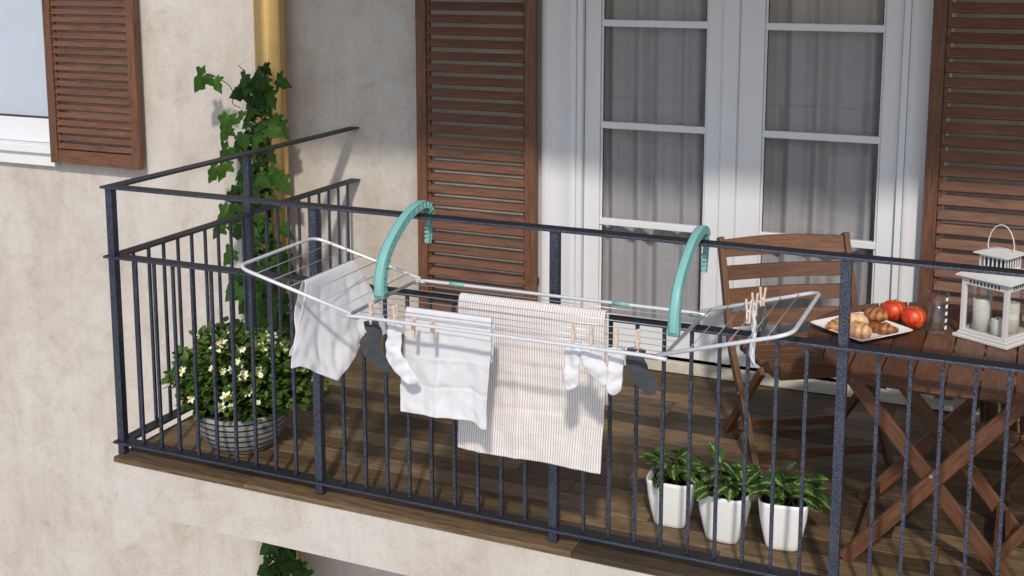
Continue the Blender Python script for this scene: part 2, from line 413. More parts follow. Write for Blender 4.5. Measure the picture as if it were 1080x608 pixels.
ast=MB(); ast.box(2.10,2.178,D-.004,D+.0115,.075,2.55); ast.box(2.141,2.181,D+.013,D+.055,.075,2.55); obj('centre_post',ast,M['white'],fd,bevel=.003)
def curtain(xa,xb,seed):
    rr=random.Random(seed); ph=[rr.uniform(0,6.28) for _ in range(5)]
    def fn(u,v):
        x=xa+(xb-xa)*u; z=2.55-2.5*v
        a=.022*math.sin(x*44+ph[0]+1.6*math.sin(x*7+ph[3]))+.010*math.sin(x*83+ph[1]+math.sin(x*13))+.016*math.sin(x*17+ph[2])
        return (x+.006*math.sin(v*5+ph[4]),D+.125+a*(.75+.25*v),z)
    c=MB(); c.grid(fn,170,24,su=1,sv=3); return obj('curtain',c,M['curtain'],fd)
curtain(1.36,2.17,1); curtain(2.15,2.96,2)
# ------------------------------------------------------------------ left window
wn=MB()
yf=D+.03
wn.box(wx0,wx1,yf,yf+.07,wz0+.012,1.095); wn.box(wx0,wx1,yf,yf+.07,2.28,2.35)
wn.box(wx0,wx0+.07,yf,yf+.069,1.096,2.279); wn.box(wx1-.07,wx1,yf,yf+.069,1.096,2.279); wn.box(-2.9,-2.84,yf,yf+.069,1.096,2.279)
wn.box(wx0,wx1,yf-.018,yf-.001,wz0+.012,1.005)
wf=obj('window',wn,M['white'],house,bevel=.004); tag_part(wf,'white window beside the left shutter')
sw=MB(); sw.box(wx0-.08,wx1+.03,D-.075,D+.1,.885,.94); sw.box(wx0-.05,wx1+.0,D-.045,D-.002,.80,.884)
obj('sill',sw,M['sill'],wf,bevel=.006)
gp=MB(); gp.grid(lambda u,v:(wx0+.06+(wx1-wx0-.12)*u,yf+.032,1.09+1.2*v),1,1); obj('pane',gp,M['pane'],wf)
se=MB(); se.box(wx0+.0705,wx1-.0705,yf+.004,yf+.03,1.0955,1.106); obj('glazing_seal',se,M['seal'],wf)
bl=MB(); bl.box(wx0+.02,wx1-.02,yf+.055,yf+.065,1.05,2.32); obj('sky_panel',bl,M['sky_panel'],wf)  # added panel; its pale blue stands in for sky reflected in the pane
# ------------------------------------------------------------------ shutters
def shutter(x0,x1,z0,z1,pitch,label,slat_h,yfr=D-.092,th=.042,hinge='l',seed=1):
    rr=random.Random(seed)
    m=MB(); sw=.060; yb=yfr+th
    for xa,xb in ((x0,x0+sw),(x1-sw,x1)):
        m.box(xa,xb,yfr,yb,z0,z1,tone=rr.random())
    m.box(x0+sw+.0005,x1-sw-.0005,yfr+.002,yb-.002,z0,z0+.085,tone=rr.random())
    m.box(x0+sw+.0005,x1-sw-.0005,yfr+.002,yb-.002,z1-.085,z1,tone=rr.random())
    # inner vertical guide strips with the slats notched in
    m.box(x0+sw,x0+sw+.018,yfr+.012,yb-.006,z0+.0855,z1-.0855,tone=.3); m.box(x1-sw-.012,x1-sw,yfr+.012,yb-.006,z0+.0855,z1-.0855,tone=.3)
    o=obj('shutter',m,M['shutter'],house,bevel=.003); tag_part(o,label)
    sl=MB(); z=z0+.085+pitch*.5
    while z<z1-.085-pitch*.3:
        zc=z+rr.uniform(-.0012,.0012); a=R(30)+rr.uniform(-.02,.02)
        dy=math.sin(a)*slat_h/2; dz=math.cos(a)*slat_h/2
        yc=yfr+th*.36
        side=Vector((0,-dy,-dz)).normalized()   # lower edge leans outwards
        sl.beam((x0+sw+.002,yc,zc),(x1-sw-.002,yc,zc),slat_h,.0150,side,tone=rr.random())
        z+=pitch
    obj('slats',sl,M['shutter'],o,bevel=.005,seg=2)
    for zz in (z0+.3,z1-.3):
        hg=MB(); xe = x1-.04 if hinge=='r' else x0+.04
        hg.box(xe-.02,xe+.02,yb+.001,D-.002,zz-.02,zz+.02); obj('hinge',hg,M['rail'],o,bevel=.002)
    return o
shutter(-2.188,-1.474,.838,2.44,.0496,'brown louvred shutter of the small window, leftmost of the three',.038,hinge='l',seed=1)
shutter(.456,1.152,.10,2.66,.0660,'brown louvred shutter left of the balcony door',.046,yfr=D-.116,hinge='r',seed=2)
shutter(3.076,3.80,.10,2.66,.0672,'brown louvred shutter right of the balcony door',.051,yfr=D-.116,hinge='l',seed=3)
# ------------------------------------------------------------------ drainpipe
pc=(-.462,D-.13)
dp=thing('drainpipe','golden metal drainpipe running up the wall behind the ivy','drainpipe',(pc[0],pc[1],-7))
p=MB()
pr=[]
n=40
for z in (-7,4.5):
    pr.append(z)
base=len(p.v)
for z in pr:
    for k in range(n):
        a=2*math.pi*k/n; r=.088*(1+.035*math.cos(a*5+.6))
        p.v.append(Vector((pc[0]+r*math.cos(a),pc[1]+r*math.sin(a),z)))
for k in range(n):
    k2=(k+1)%n; p.face((base+k,base+k2,base+n+k2,base+n+k),[(0,0)]*4,.5,0,True)
obj('pipe',p,M['brass'],dp)
for z in (-2.6,2.3):
    b_=MB(); b_.lathe([(.09,z-.02),(.102,z-.02),(.102,z+.02),(.09,z+.02)],(pc[0],pc[1],0),32); b_.box(pc[0]-.02,pc[0]+.02,pc[1]+.095,D-.002,z-.015,z+.015); obj('bracket',b_,M['brass'],dp,bevel=.002)
# ------------------------------------------------------------------ railing
H1,H2,H0=1.176,.8785,.0585
rl=thing('balcony_railing','dark blue grey metal railing with square posts around the balcony','railing',(0,0,0))
X1=5.0; o_=.031; th=.010
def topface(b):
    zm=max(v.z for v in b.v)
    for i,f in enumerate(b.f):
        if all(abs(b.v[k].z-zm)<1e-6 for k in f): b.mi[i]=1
def bars(z,name):
    b=MB()
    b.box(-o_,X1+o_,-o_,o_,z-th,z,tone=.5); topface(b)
    obj(name,b,[M['rail'],M['railtop_shade']],rl,bevel=.0015)
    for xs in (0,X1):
        b=MB(); b.box(xs-o_,xs+o_,o_+.0005,D-.002,z-th,z,tone=.5); topface(b); obj(name,b,[M['rail'],M['railtop_shade']],rl,bevel=.0015)
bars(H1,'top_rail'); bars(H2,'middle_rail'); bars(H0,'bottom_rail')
def post(x,y,z1=H1-th-.0005,z0=.0):
    b=MB(); b.box(x-.0165,x+.0165,y-.0165,y+.0165,z0,z1); obj('post',b,M['rail'],rl,bevel=.002)
for k in range(6): post(k,0)
post(0,.95); post(X1,.95)
bal=MB(); bal.box(-.0062,.0062,-.0062,.0062,H0+.0005,H2-th-.0005)
b0=obj('baluster',bal,M['rail'],rl,bevel=.0012)
def baluster(x,y,f=[1]):
    if f[0]: o=b0; f[0]=0
    else: o=b0.copy(); C.objects.link(o)
    o.location=(x,y,0)
pp=.0966
for k in range(5):
    for i in range(9): baluster(k+.5+(i-4)*pp,0)
for xs in (0,X1):
    for i in range(19):
        if i==9: continue
        y=.118+i*.0975
        if abs(y-.95)<.03: continue
        baluster(xs,y)
# ------------------------------------------------------------------ drying rack
rk=thing('drying_rack','silver folding laundry rack hung over the railing by two arms','drying rack',(1.48,0,.95))
ZR=.95; xl,xr=1.50,2.545; yb,yf_=-.075,-.56; xlo,xro=1.05,2.935; ZW=1.069; rt=.0062
def arc(c,a0,a1,r,ux,uy,n=7):
    return [Vector(c)+Vector(ux)*math.cos(a0+(a1-a0)*i/n)*r+Vector(uy)*math.sin(a0+(a1-a0)*i/n)*r for i in range(n+1)]
def roundpath(pts,r,n=6):
    pts=[Vector(p) for p in pts]; out=[pts[0]]
    for i in range(1,len(pts)-1):
        a=(pts[i-1]-pts[i]); b=(pts[i+1]-pts[i]); rr=min(r,a.length*.45,b.length*.45)
        a.normalize(); b.normalize(); s0=pts[i]+a*rr; s1=pts[i]+b*rr
        for k in range(n+1):
            t=k/n; out.append((1-t)**2*s0+2*t*(1-t)*pts[i]+t*t*s1)
    out.append(pts[-1]); return out
# centre tubes
for y in (yb,yf_):
    m=MB(); m.tube(roundpath([(xl-.03,y,ZR-.004),(xl+.03,y,ZR),(xr-.03,y,ZR),(xr+.03,y,ZR-.004)],.03),rt,12); obj('rail_tube',m,M['steel'],rk)
# crossbars (darker) with curved ends
for x in (xl-.02,xr+.01):
    m=MB(); m.tube(roundpath([(x+.045 if x<2 else x-.045,yb-.004,ZR-.006),(x,yb-.004,ZR-.006),(x,yf_+.004,ZR-.006),(x+.045 if x<2 else x-.045,yf_+.004,ZR-.006)],.03),rt*1.02,12); obj('crossbar',m,M['dark_end'],rk)
# wings
def wing(xi,xo):
    m=MB(); m.tube(roundpath([(xi,yb,ZR+.006),(xo,yb,ZW),(xo,yf_,ZW),(xi,yf_,ZR+.006)],.055,8),rt,12); return obj('wing_frame',m,M['steel'],rk)
wing(xl,xlo); wing(xr,xro)
for xi,xo in ((xl,xlo),(xr,xro)):
    for i in range(6):
        t=.10+i*.145; x=xi+(xo-xi)*t; z=ZR+.006+(ZW-ZR-.006)*t
        m=MB(); m.tube([(x,yb-.004,z+.004),(x,yf_+.004,z+.004)],.0015,6); obj('wire',m,M['wire'],rk)
WY=[-.135,-.20,-.265,-.33,-.395,-.455,-.51]
for y in WY:
    m=MB(); m.tube([(xl-.018,y,ZR),(xr+.01,y,ZR)],.0014,6); obj('wire',m,M['wire'],rk)
# teal clips on the back tube
for x in (1.62,2.24):
    m=MB(); m.tube([(x,yb,ZR),(x+.06,yb,ZR)],rt*1.25,12); obj('clip',m,M['teal'],rk)
# teal arms: profile in the plane x=const, swept with an oblong section
def arm(x,ribbed):
    ctl=[(-.322,.955),(-.320,1.0),(-.302,1.06),(-.268,1.105),(-.21,1.150),(-.14,1.190),(-.065,1.213),(-.005,1.217),(.036,1.200),(.050,1.165),(.049,1.13),(.042,1.09),(.034,1.062)]
    pts=[]
    for i in range(len(ctl)-1):
        p0=ctl[max(i-1,0)]; p1=ctl[i]; p2=ctl[i+1]; p3=ctl[min(i+2,len(ctl)-1)]
        for k in range(6):
            t=k/6
            q=[.5*((2*p1[j])+(-p0[j]+p2[j])*t+(2*p0[j]-5*p1[j]+4*p2[j]-p3[j])*t*t+(-p0[j]+3*p1[j]-3*p2[j]+p3[j])*t**3) for j in (0,1)]
            pts.append(Vector((x,q[0],q[1])))
    pts.append(Vector((x,*ctl[-1]))); n=len(pts)
    def wid(i):
        t=i/(n-1)
        return .036-.014*min(1,t*1.3) if t<.78 else .018
    m=MB(); base=len(m.v); hw=.0148 if ribbed else .0125
    sec=[]
    for i,p_ in enumerate(pts):
        t=(pts[min(i+1,n-1)]-pts[max(i-1,0)]).normalized(); nrm=Vector((1,0,0)).cross(t); w_=wid(i)
        h=hw*(1+(.35 if ribbed else .5)*max(0,1-i/(n-1)/.3) if i/(n-1)<.72 else (.5 if ribbed else .62))
        ring=[]
        for (a,b) in ((-1,-.8),(-.8,-1),(.8,-1),(1,-.8),(1,.8),(.8,1),(-.8,1),(-1,.8)):
            m.v.append(p_+Vector((1,0,0))*a*h+nrm*b*w_*.5)
    for i in range(n-1):
        for k in range(8):
            k2=(k+1)%8; m.face((base+i*8+k,base+i*8+k2,base+(i+1)*8+k2,base+(i+1)*8+k),None,.5,0,False)
    m.face([base+k for k in range(8)][::-1]); m.face([base+(n-1)*8+k for k in range(8)])
    ao=obj('hook_arm',m,M['teal'],rk,bevel=.002)
    # ribs
    for i in (range(2,int(n*.74),3) if ribbed else []):
        t=(pts[i+1]-pts[i-1]).normalized(); nrm=Vector((1,0,0)).cross(t); w_=wid(i)
        rb=MB(); rb.beam(pts[i]-nrm*w_*.44,pts[i]+nrm*w_*.44,2*hw*(1+.35*max(0,1-i/(n-1)/.3))+.007,.004,(1,0,0)); obj('rib',rb,M['teal'],ao)
    # edge flanges
    fl=MB()
    for sg in (-1,1):
        q=[]
        for i,p_ in enumerate(pts):
            t=(pts[min(i+1,n-1)]-pts[max(i-1,0)]).normalized(); nrm=Vector((1,0,0)).cross(t); q.append(p_+nrm*sg*wid(i)*.5)
        fl.tube(q,[.0026 if i/(n-1)<.72 else .0016 for i in range(n)],8,flat=(0,(6.2 if ribbed else 5.2)))
    obj('flange',fl,M['teal'],ao)
    gp=MB()
    for k in range(4): gp.box(x-.0085,x+.0085,.024,.036,1.07+k*.016,1.079+k*.016)
    gp.lathe([(.0,-.018),(.014,-.018),(.014,.018),(0,.018)],(0,0,0),12)
    for v in gp.v[-48:]:
        v.x,v.y,v.z = x+v.z, -.325+v.x, .955+v.y
    obj('grip',gp,M['teal'],ao,bevel=.0015)
arm(1.475,True); arm(2.528,False)
# ------------------------------------------------------------------ laundry
def fold(p,sc,amp,seed=0):
    return amp*(noise.noise(Vector(p)*sc+Vector((seed*7.3,seed*3.1,0))))
def draped(name,label,x0,x1,path,m,nu,nv,amp,seed,group=None,skew=None,cat='cloth',hang_wave=.012,su=1,sv=1,edge=0):
    """cloth hung over wires parallel to X: path = polyline of (y,z); width from x0 to x1"""
    P=[Vector((0,a,b)) for a,b in path]; L=[0]
    for i in range(1,len(P)): L.append(L[-1]+(P[i]-P[i-1]).length)
    T=L[-1]
    ztop=max(b for a,b in path)
    def at(s_):
        s_=max(0,min(T,s_))
        for i in range(1,len(P)):
            if s_<=L[i] or i==len(P)-1:
                t=(s_-L[i-1])/(L[i]-L[i-1]); return P[i-1].lerp(P[i],t)
    def fn(u,v):
        q=at(v*T); x=x0+(x1-x0)*u
        down=max(0,min(1,(ztop-q.z)/.25))
        wv=hang_wave*down*math.sin(u*9+seed+2.0*math.sin(v*3+seed))
        n1=fold((x,v*T*.6,0),7,amp*down,seed)+fold((x*1.6,v*T,2),15,amp*.55*down,seed)+fold((x,v*T,5),40,amp*.12,seed)
        for cv,cw in ((.62,.5),(.80,-.4)): n1-=cw*.007*math.exp(-((v-cv-.01*math.sin(u*7))/.012)**2)*down
        n1-=.006*math.exp(-((u-.42)/.02)**2)*down*(.5+.5*math.sin(v*9))
        xx=x+(.006*down*math.sin(v*7+seed)); zz=q.z
        if skew: dx,dz=skew(u,v,down); xx+=dx; zz+=dz
        return (xx,q.y+wv+n1,zz)
    c=MB(); c.grid(fn,nu,nv,su=su,sv=sv)
    o=obj(name,c,m,None,solid=.0035,subsurf=1); tag(o,label,cat,group)
    o.data.transform(Matrix.Translation((-x0,-path[0][0],-ztop))); o.location=(x0,path[0][0],ztop)
    return o
# striped towel
pth=[(-.165,.62),(-.166,.76),(-.168,.88),(-.172,.938),(-.185,.957),(-.203,.956),(-.214,.935),(-.219,.88),(-.221,.75),(-.223,.6),(-.225,.50),(-.226,.40)]
def sk(u,v,d): return (0, .014*math.sin(math.pi*min(1,u*1.9))*(1 if .44<v<.52 else 0))
pth2=[]
for i in range(len(pth)-1):
    for k in range(4):
        t=k/4; pth2.append((pth[i][0]*(1-t)+pth[i+1][0]*t,pth[i][1]*(1-t)+pth[i+1][1]*t))
pth2.append(pth[-1])
draped('towel','beige towel with thin brown stripes hanging over the middle of the rack',1.722,2.262,pth,M['stripe'],70,120,.010,3,skew=sk,cat='towel',hang_wave=.004,su=1,sv=1)
# white cloth
pth=[(-.398,.80),(-.400,.88),(-.404,.935),(-.412,.955),(-.420,.955),(-.427,.935),(-.430,.88),(-.433,.80),(-.436,.72),(-.438,.66),(-.44,.595)]
def sk2(u,v,d):
    tail=max(0,u-.78)/.22
    return (-.012*d*(1-u)-.02*d*tail*max(0,v-.5), -.03*tail*(1-abs(tail-.6)*1.2)*max(0,v-.6)*2.5*(1 if v>.6 else 0))
draped('cloth','white cotton cloth pegged over the front wires of the rack, left of the striped towel',1.630,1.945,pth,M['wcloth'],60,90,.016,5,skew=sk2,hang_wave=.006)
# white pillowcase over the left wing, hung across wires that run along Y
def leftcloth():
    c=MB()
    path=[(1.236,.74),(1.240,.86),(1.246,.97),(1.252,1.008),(1.260,1.021),(1.268,1.010),(1.274,.97),(1.280,.86),(1.284,.78),(1.286,.72)]
    P=[Vector((a,0,b)) for a,b in path]; L=[0]
    for i in range(1,len(P)): L.append(L[-1]+(P[i]-P[i-1]).length)
    T=L[-1]
    def at(s_):
        for i in range(1,len(P)):
            if s_<=L[i]+1e-9 or i==len(P)-1:
                t=(s_-L[i-1])/(L[i]-L[i-1]); return P[i-1].lerp(P[i],t)
    def fn(u,v):
        q=at(v*T); y=-.47+.32*u; down=max(0,min(1,(1.02-q.z)/.25)); 
        pleat=abs(math.sin(u*7.5+.6+.5*v))**.6
        x=q.x+.020*down*(pleat-.5)+fold((y,v*T,0),8,.030*down,9)+fold((y*2,v*T,5),20,.008*down,4)
        yy=y+(-.06*down*(1-u)**1.5 if v>.5 else .02*down*u)+(.055*down*u*u if v>.5 else 0)
        x+=down*.42*(y+.33)+.010*down; z=q.z
        if v>.5: z+= down*(-.10*max(0,1-abs(u-.42)/.34)**1.1+.02*u)
        return (x,yy,z)
    c.grid(fn,50,70)
    o=obj('pillowcase',c,M['wcloth'],None,solid=.0035,subsurf=1); tag(o,'white cotton pillowcase draped over the left wing of the rack','pillowcase')
    o.data.transform(Matrix.Translation((-1.262,.47,-1.026))); o.location=(1.262,-.47,1.026)
leftcloth()
def sock(label,x,y,z,pts,m,yaw=0,group=None,fl=.24,seed=0,sc=1.):
    """pts: (dx,dz,r) from the cuff down"""
    P=[]; Rr=[]
    for i in range(len(pts)-1):
        a=pts[i]; b=pts[i+1]
        p0=pts[max(i-1,0)]; p3=pts[min(i+2,len(pts)-1)]
        for k in range(5):
            t=k/5
            cr=lambda j:.5*(2*a[j]+(-p0[j]+b[j])*t+(2*p0[j]-5*a[j]+4*b[j]-p3[j])*t*t+(-p0[j]+3*a[j]-3*b[j]+p3[j])*t**3)
            P.append((cr(0)*sc,0,cr(1)*sc)); Rr.append(max(.004,cr(2)*sc*.97))
    P.append((pts[-1][0]*sc,0,pts[-1][1]*sc)); Rr.append(pts[-1][2]*sc)
    mb=MB(); mb.tube([Vector(q) for q in P],Rr,18,flat=(1,fl))
    for v in mb.v:
        n_=noise.noise(v*34+Vector((seed,0,0)))*.012+noise.noise(v*90+Vector((seed,3,0)))*.003
        v.y+=n_; v.x+=n_*.35
    o=obj('sock',mb,m,None,subsurf=1); o.location=(x,y,z); o.rotation_euler=(0,0,yaw)
    tag(o,label,'sock',group); return o
SH=[(0,0,.030),(-.002,-.02,.0285),(-.004,-.06,.026),(-.006,-.095,.027),(.0,-.125,.033),(.018,-.155,.029),(.040,-.180,.025),(.060,-.198,.023),(.072,-.208,.015),(.076,-.212,.004)]
ST=[(0,0,.029),(0,-.03,.028),(-.002,-.06,.027),(-.004,-.09,.026),(-.008,-.115,.028),(-.010,-.14,.024),(-.011,-.152,.010),(-.011,-.155,.003)]
SB=[(0,0,.030),(-.004,-.03,.030),(.002,-.05,.033),(.02,-.075,.031),(.045,-.10,.029),(.065,-.115,.024),(.076,-.122,.010),(.078,-.123,.003)]
gs='socks pegged on the wires of the drying rack'
SG=[(0,0,.028),(.004,-.02,.027),(.012,-.045,.026),(-.002,-.068,.031),(-.020,-.08,.022),(-.002,-.098,.034),(.022,-.125,.028),(.042,-.150,.025),(.056,-.168,.014),(.06,-.173,.003)]
sock('crumpled dark grey sock beside the teal left arm, between the pillowcase and a white sock',1.545,-.51,.925,SG,M['sockd'],.25,gs,seed=1)
sock('long white sock with its foot to the right, left of the white cloth',1.635,-.51,.925,[(a,b*.92,c) for a,b,c in SH],M['sockw'],.1,gs,seed=2)
sock('short white sock hanging straight down in front of the striped towel',2.262,-.51,.945,ST,M['sockw'],.1,gs,seed=3)
sock('white sock with a wide foot over the right part of the striped towel',2.322,-.512,.945,SB,M['sockw'],.15,gs,seed=4)
sock('white sock right of the striped towel, next to the dark sock',2.400,-.505,.945,[(a*.6,b*.98,c*.95) for a,b,c in ST],M['sockw'],.5,gs,seed=5)
sock('dark grey sock at the right end of the row below the right teal arm',2.458,-.50,.948,[(a*.75+.004,b*1.15,c) for a,b,c in SB],M['sockd'],.3,gs,seed=6)
sock('white sock seen from the side on the right wing of the rack',2.765,-.265,1.035,[(a*1.2,b*1.12,c*.85) for a,b,c in ST],M['sockw'],R(100),gs,seed=7)
sock('dark grey sock seen from the side on the right wing of the rack',2.775,-.175,1.03,[(a*.5,b*1.05,c*.8) for a,b,c in SB],M['sockd'],R(80),gs,seed=8)
# pegs
def mkpeg():
    root=thing('clothes_peg','x','clothes peg')
    for sg in (-1,1):
        m=MB(); m.beam((0,sg*.0085,.036),(0,sg*.0045,-.004),.0098,.0062,(1,0,0)); m.beam((0,sg*.0045,-.004),(0,sg*.0038,-.040),.0098,.0058,(1,0,0))
        obj('jaw',m,M['peg'],root,bevel=.0012)
    m=MB(); m.tube([(-.007,0,0),(.007,0,0)],.0042,10); obj('spring',m,M['steel'],root)
    return root
pg0=mkpeg(); used=[False]
def peg(x,y,z,label,rz=0,ry=0):
    o=pg0 if not used[0] else copy_tree(pg0); used[0]=True
    o.location=(x,y,z); o.rotation_euler=(0,ry,rz); tag(o,label,'clothes peg','wooden clothes pegs on the rack')
peg(1.548,-.51,.952,'wooden peg holding the crumpled dark sock at the left end of the rack',.05,.02)
peg(1.638,-.51,.952,'wooden peg holding the long white sock',-.05,-.02)
peg(1.715,-.527,.925,'wooden peg at the left corner of the white cloth',.03,.03)
peg(1.785,-.527,.925,'second wooden peg along the white cloth, right of the corner one',.0,-.01)
peg(2.262,-.51,.965,'wooden peg holding the short white sock that hangs in front of the striped towel',.1,-.04)
peg(2.322,-.51,.965,'wooden peg holding the wide footed white sock',.0,.02)
peg(2.400,-.505,.968,'wooden peg holding the white sock right of the striped towel',.1,.0)
peg(2.466,-.50,.97,'wooden peg holding the dark sock near the right teal arm',-.1,-.03)
peg(2.755,-.30,1.045,'wooden peg at the cuff of the white sock on the right wing',R(90),.06)
peg(2.760,-.235,1.05,'tilted wooden peg at the back of the white sock on the right wing',R(90),-.1)
peg(2.770,-.17,1.052,'wooden peg holding the dark sock on the right wing',R(85),.05)
# ------------------------------------------------------------------ chairs
def make_chair(label):
    """local frame: seat faces -Y(local forward), +X to the sitter's left in the photo's right; origin between the feet"""
    root=thing('folding_chair',label,'chair')
    W_=.59; hw=W_/2
    wd=.026; dp_=.040
    prof=[(.23,0),(.035,.26),(-.12,.45),(-.215,.69),(-.292,.885)]   # forward t, z of the long leg (t measured from middle of feet)
    for sg in (-1,1):
        m=MB(); x=sg*hw
        pts=[Vector((x,-t,z)) for t,z in prof]
        for i in range(len(pts)-1):
            pass
        # swept rectangular section
        base=len(m.v); Lc=0
        sm=[]
        for i in range(len(pts)-1):
            p0=pts[max(i-1,0)];p1=pts[i];p2=pts[i+1];p3=pts[min(i+2,len(pts)-1)]
            for k in range(4):
                t=k/4; sm.append(.5*((2*p1)+(-p0+p2)*t+(2*p0-5*p1+4*p2-p3)*t*t+(-p0+3*p1-3*p2+p3)*t**3))
        sm.append(pts[-1]); n=len(sm); tn=random.random(); of=random.random()*9
        for i,q in enumerate(sm):
            d=(sm[min(i+1,n-1)]-sm[max(i-1,0)]).normalized(); nn=Vector((1,0,0)).cross(d)
            for a,b in ((-1,-1),(1,-1),(1,1),(-1,1)): m.v.append(q+Vector((a*wd/2,0,0))+nn*b*dp_/2)
        for i in range(n-1):
            L2=Lc+(sm[i+1]-sm[i]).length
            for k in range(4):
                k2=(k+1)%4; m.face((base+i*4+k,base+i*4+k2,base+(i+1)*4+k2,base+(i+1)*4+k),[(Lc+of,k*.3),(Lc+of,k*.3+.04),(L2+of,k*.3+.04),(L2+of,k*.3)],tn)
            Lc=L2
        m.face([base+k for k in range(4)][::-1]); m.face([base+(n-1)*4+k for k in range(4)])
        obj('long_leg',m,M['chairwood'],root,bevel=.003)
        m=MB(); xi=sg*(hw-.030)
        m.beam((xi,.235,0),(xi,-.18,.425),.038,.022,(0,1,0)); 
        # keep width across travel
        obj('short_leg',m,M['chairwood'],root,bevel=.003)
        m=MB(); m.beam((sg*(hw-.055),.13,.432),(sg*(hw-.055),-.27,.442),.022,.036,(1,0,0)); obj('seat_rail',m,M['chairwood'],root,bevel=.003)
    # seat slats
    for i in range(7):
        y=.115-i*.0635; m=MB(); drop=(.012 if i>0 else 0)
        z=.466-.010*math.sin(min(1,i/6)*math.pi)
        hx=hw-.024 if i<5 else hw-.024-.02*(i-4)
        m.beam((-hx,y,z),(hx,y,z-.0),.054,.018,(0,1,0)); obj('seat_slat',m,M['chairwood'],root,bevel=.003)
    m=MB(); m.beam((-(hw-.06),-.292,.452),(hw-.06,-.292,.452),.020,.058,(0,1,0)); obj('seat_front',m,M['chairwood'],root,bevel=.004)
    # back slats, slightly bowed backwards
    def tz(z):
        for i in range(len(prof)-1):
            (t0,z0),(t1,z1)=prof[i],prof[i+1]
            if z0<=z<=z1: return t0+(t1-t0)*(z-z0)/(z1-z0)
        return prof[-1][0]
    for z,h in ((.838,.072),(.735,.060),(.640,.060),(.545,.060)):
        m=MB(); base=0; n=10; tn=random.random(); of=random.random()*9
        for i in range(n+1):
            u=i/n; x=-hw+.013+(2*hw-.026)*u; bow=.022*math.sin(math.pi*u)
            for dz in (-h/2,h/2):
                t=tz(z+dz)
                y=-t+bow
                zz=z+dz+(.010*math.sin(math.pi*u) if dz>0 and h>.065 else 0)
                m.v.append(Vector((x,y-.008,zz))); m.v.append(Vector((x,y+.008,zz)))
        for i in range(n):
            a=i*4; b=a+4; Lx=i/n*.5; L2=(i+1)/n*.5
            for q,vv in (((a,a+2,b+2,b),(0,h)),((a+1,b+1,b+3,a+3),(0,h)),((a+2,a+3,b+3,b+2),(0,.016)),((a,b,b+1,a+1),(0,.016))):
                m.face(q,[(of+Lx,.1),(of+Lx,.1+vv[1]),(of+L2,.1+vv[1]),(of+L2,.1)] if q[1]!=b and q[1]!=b+1 else [(of+Lx,.4),(of+L2,.4),(of+L2,.4+vv[1]),(of+Lx,.4+vv[1])],tn,0,False)
        m.face((0,1,3,2)); m.face((n*4,n*4+2,n*4+3,n*4+1))
        obj('back_slat',m,M['chairwood'],root,bevel=.003)
    m=MB(); m.beam((-(hw-.045),.205,.035),(hw-.045,.205,.035),.020,.040,(0,1,0)); obj('stretcher',m,M['chairwood'],root,bevel=.003)
    m=MB(); m.beam((-(hw-.015),.165,.085),(hw-.015,.165,.085),.020,.0005,(0,1,0)); 
    m=MB(); m.beam((-(hw-.0135),-.185,.058),(hw-.0135,-.185,.058),.020,.038,(0,1,0)); obj('stretcher',m,M['chairwood'],root,bevel=.003)
    m=MB()
    for sg in (-1,1): m.tube([(sg*(hw-.045),-.028,.277),(sg*(hw+.018),-.028,.277)],.006,10)
    obj('pivot_bolt',m,M['dark_end'],root)
    return root
ch=make_chair('brown wooden folding chair with a four slat back, left of the round table')
sv=Vector((math.cos(R(33)),math.sin(R(33)))); fv=Vector((sv.y,-sv.x))
cL=Vector((2.553,.883)); cen=cL-fv*.23+sv*.295
ch.location=(cen.x,cen.y,0); ch.rotation_euler=(0,0,R(33)); ch['group']='folding chairs at the table'
ch2=copy_tree(ch); ch2.location=(3.70,.80,0); ch2.rotation_euler=(0,0,R(-88)); ch2['label']='brown wooden folding chair tucked behind the crossed table legs at the right edge'
# ------------------------------------------------------------------ table
TX,TY,TR,TZ=3.305,.665,.525,.730
tb=thing('folding_table','round brown wooden folding table with a slatted top and crossed legs','table',(TX,TY,0))
ns=10; sw_=2*TR/ns; rr=random.Random(5)
for i in range(ns):
    xa=-TR+i*sw_+.0028; xb=-TR+(i+1)*sw_-.0028; n=10
    m=MB(); top=[];bot=[]
    xs=[xa+(xb-xa)*k/n for k in range(n+1)]
    for z in (TZ,TZ-.024):
        for x in xs:
            h=math.sqrt(max(0.0004,TR*TR-x*x)); m.v.append(Vector((TX+x,TY-h,z))); m.v.append(Vector((TX+x,TY+h,z)))
    o2=2*(n+1); tn=rr.random(); of=rr.random()*20
    for k in range(n):
        a=2*k
        v0=of+ (k/n)*sw_; v1=of+((k+1)/n)*sw_
        L=[m.v[a].y,m.v[a+2].y,m.v[a+3].y,m.v[a+1].y]
        m.face((a,a+2,a+3,a+1),[(L[0],v0),(L[1],v1),(L[2],v1),(L[3],v0)],tn)
        m.face((o2+a,o2+a+1,o2+a+3,o2+a+2),[(0,0)]*4,tn)
        m.face((a,o2+a,o2+a+2,a+2),[(k*.01,.1),(k*.01,.12),(k*.01+.01,.12),(k*.01+.01,.1)],tn); m.face((a+1,a+3,o2+a+3,o2+a+1),[(k*.01,.1),(k*.01,.12),(k*.01+.01,.12),(k*.01+.01,.1)],tn)
    m.face((0,1,o2+1,o2),[(0,0),(1,0),(1,.02),(0,.02)],tn); e=2*n; m.face((e,o2+e,o2+e+1,e+1),[(0,0),(0,.02),(1,.02),(1,0)],tn)
    obj('top_slat',m,M['tablewood'],tb,bevel=.003)
for y in (TY-.385,TY+.20):
    hx=math.sqrt(TR*TR-(abs(y-TY)+.02)**2)-.02
    m=MB(); m.beam((TX-hx,y,TZ-.047),(TX+hx,y,TZ-.047),.028,.044,(0,1,0)); obj('batten',m,M['tablewood'],tb,bevel=.003)
xa,xb=2.992,3.545
xc=(xa+xb)/2
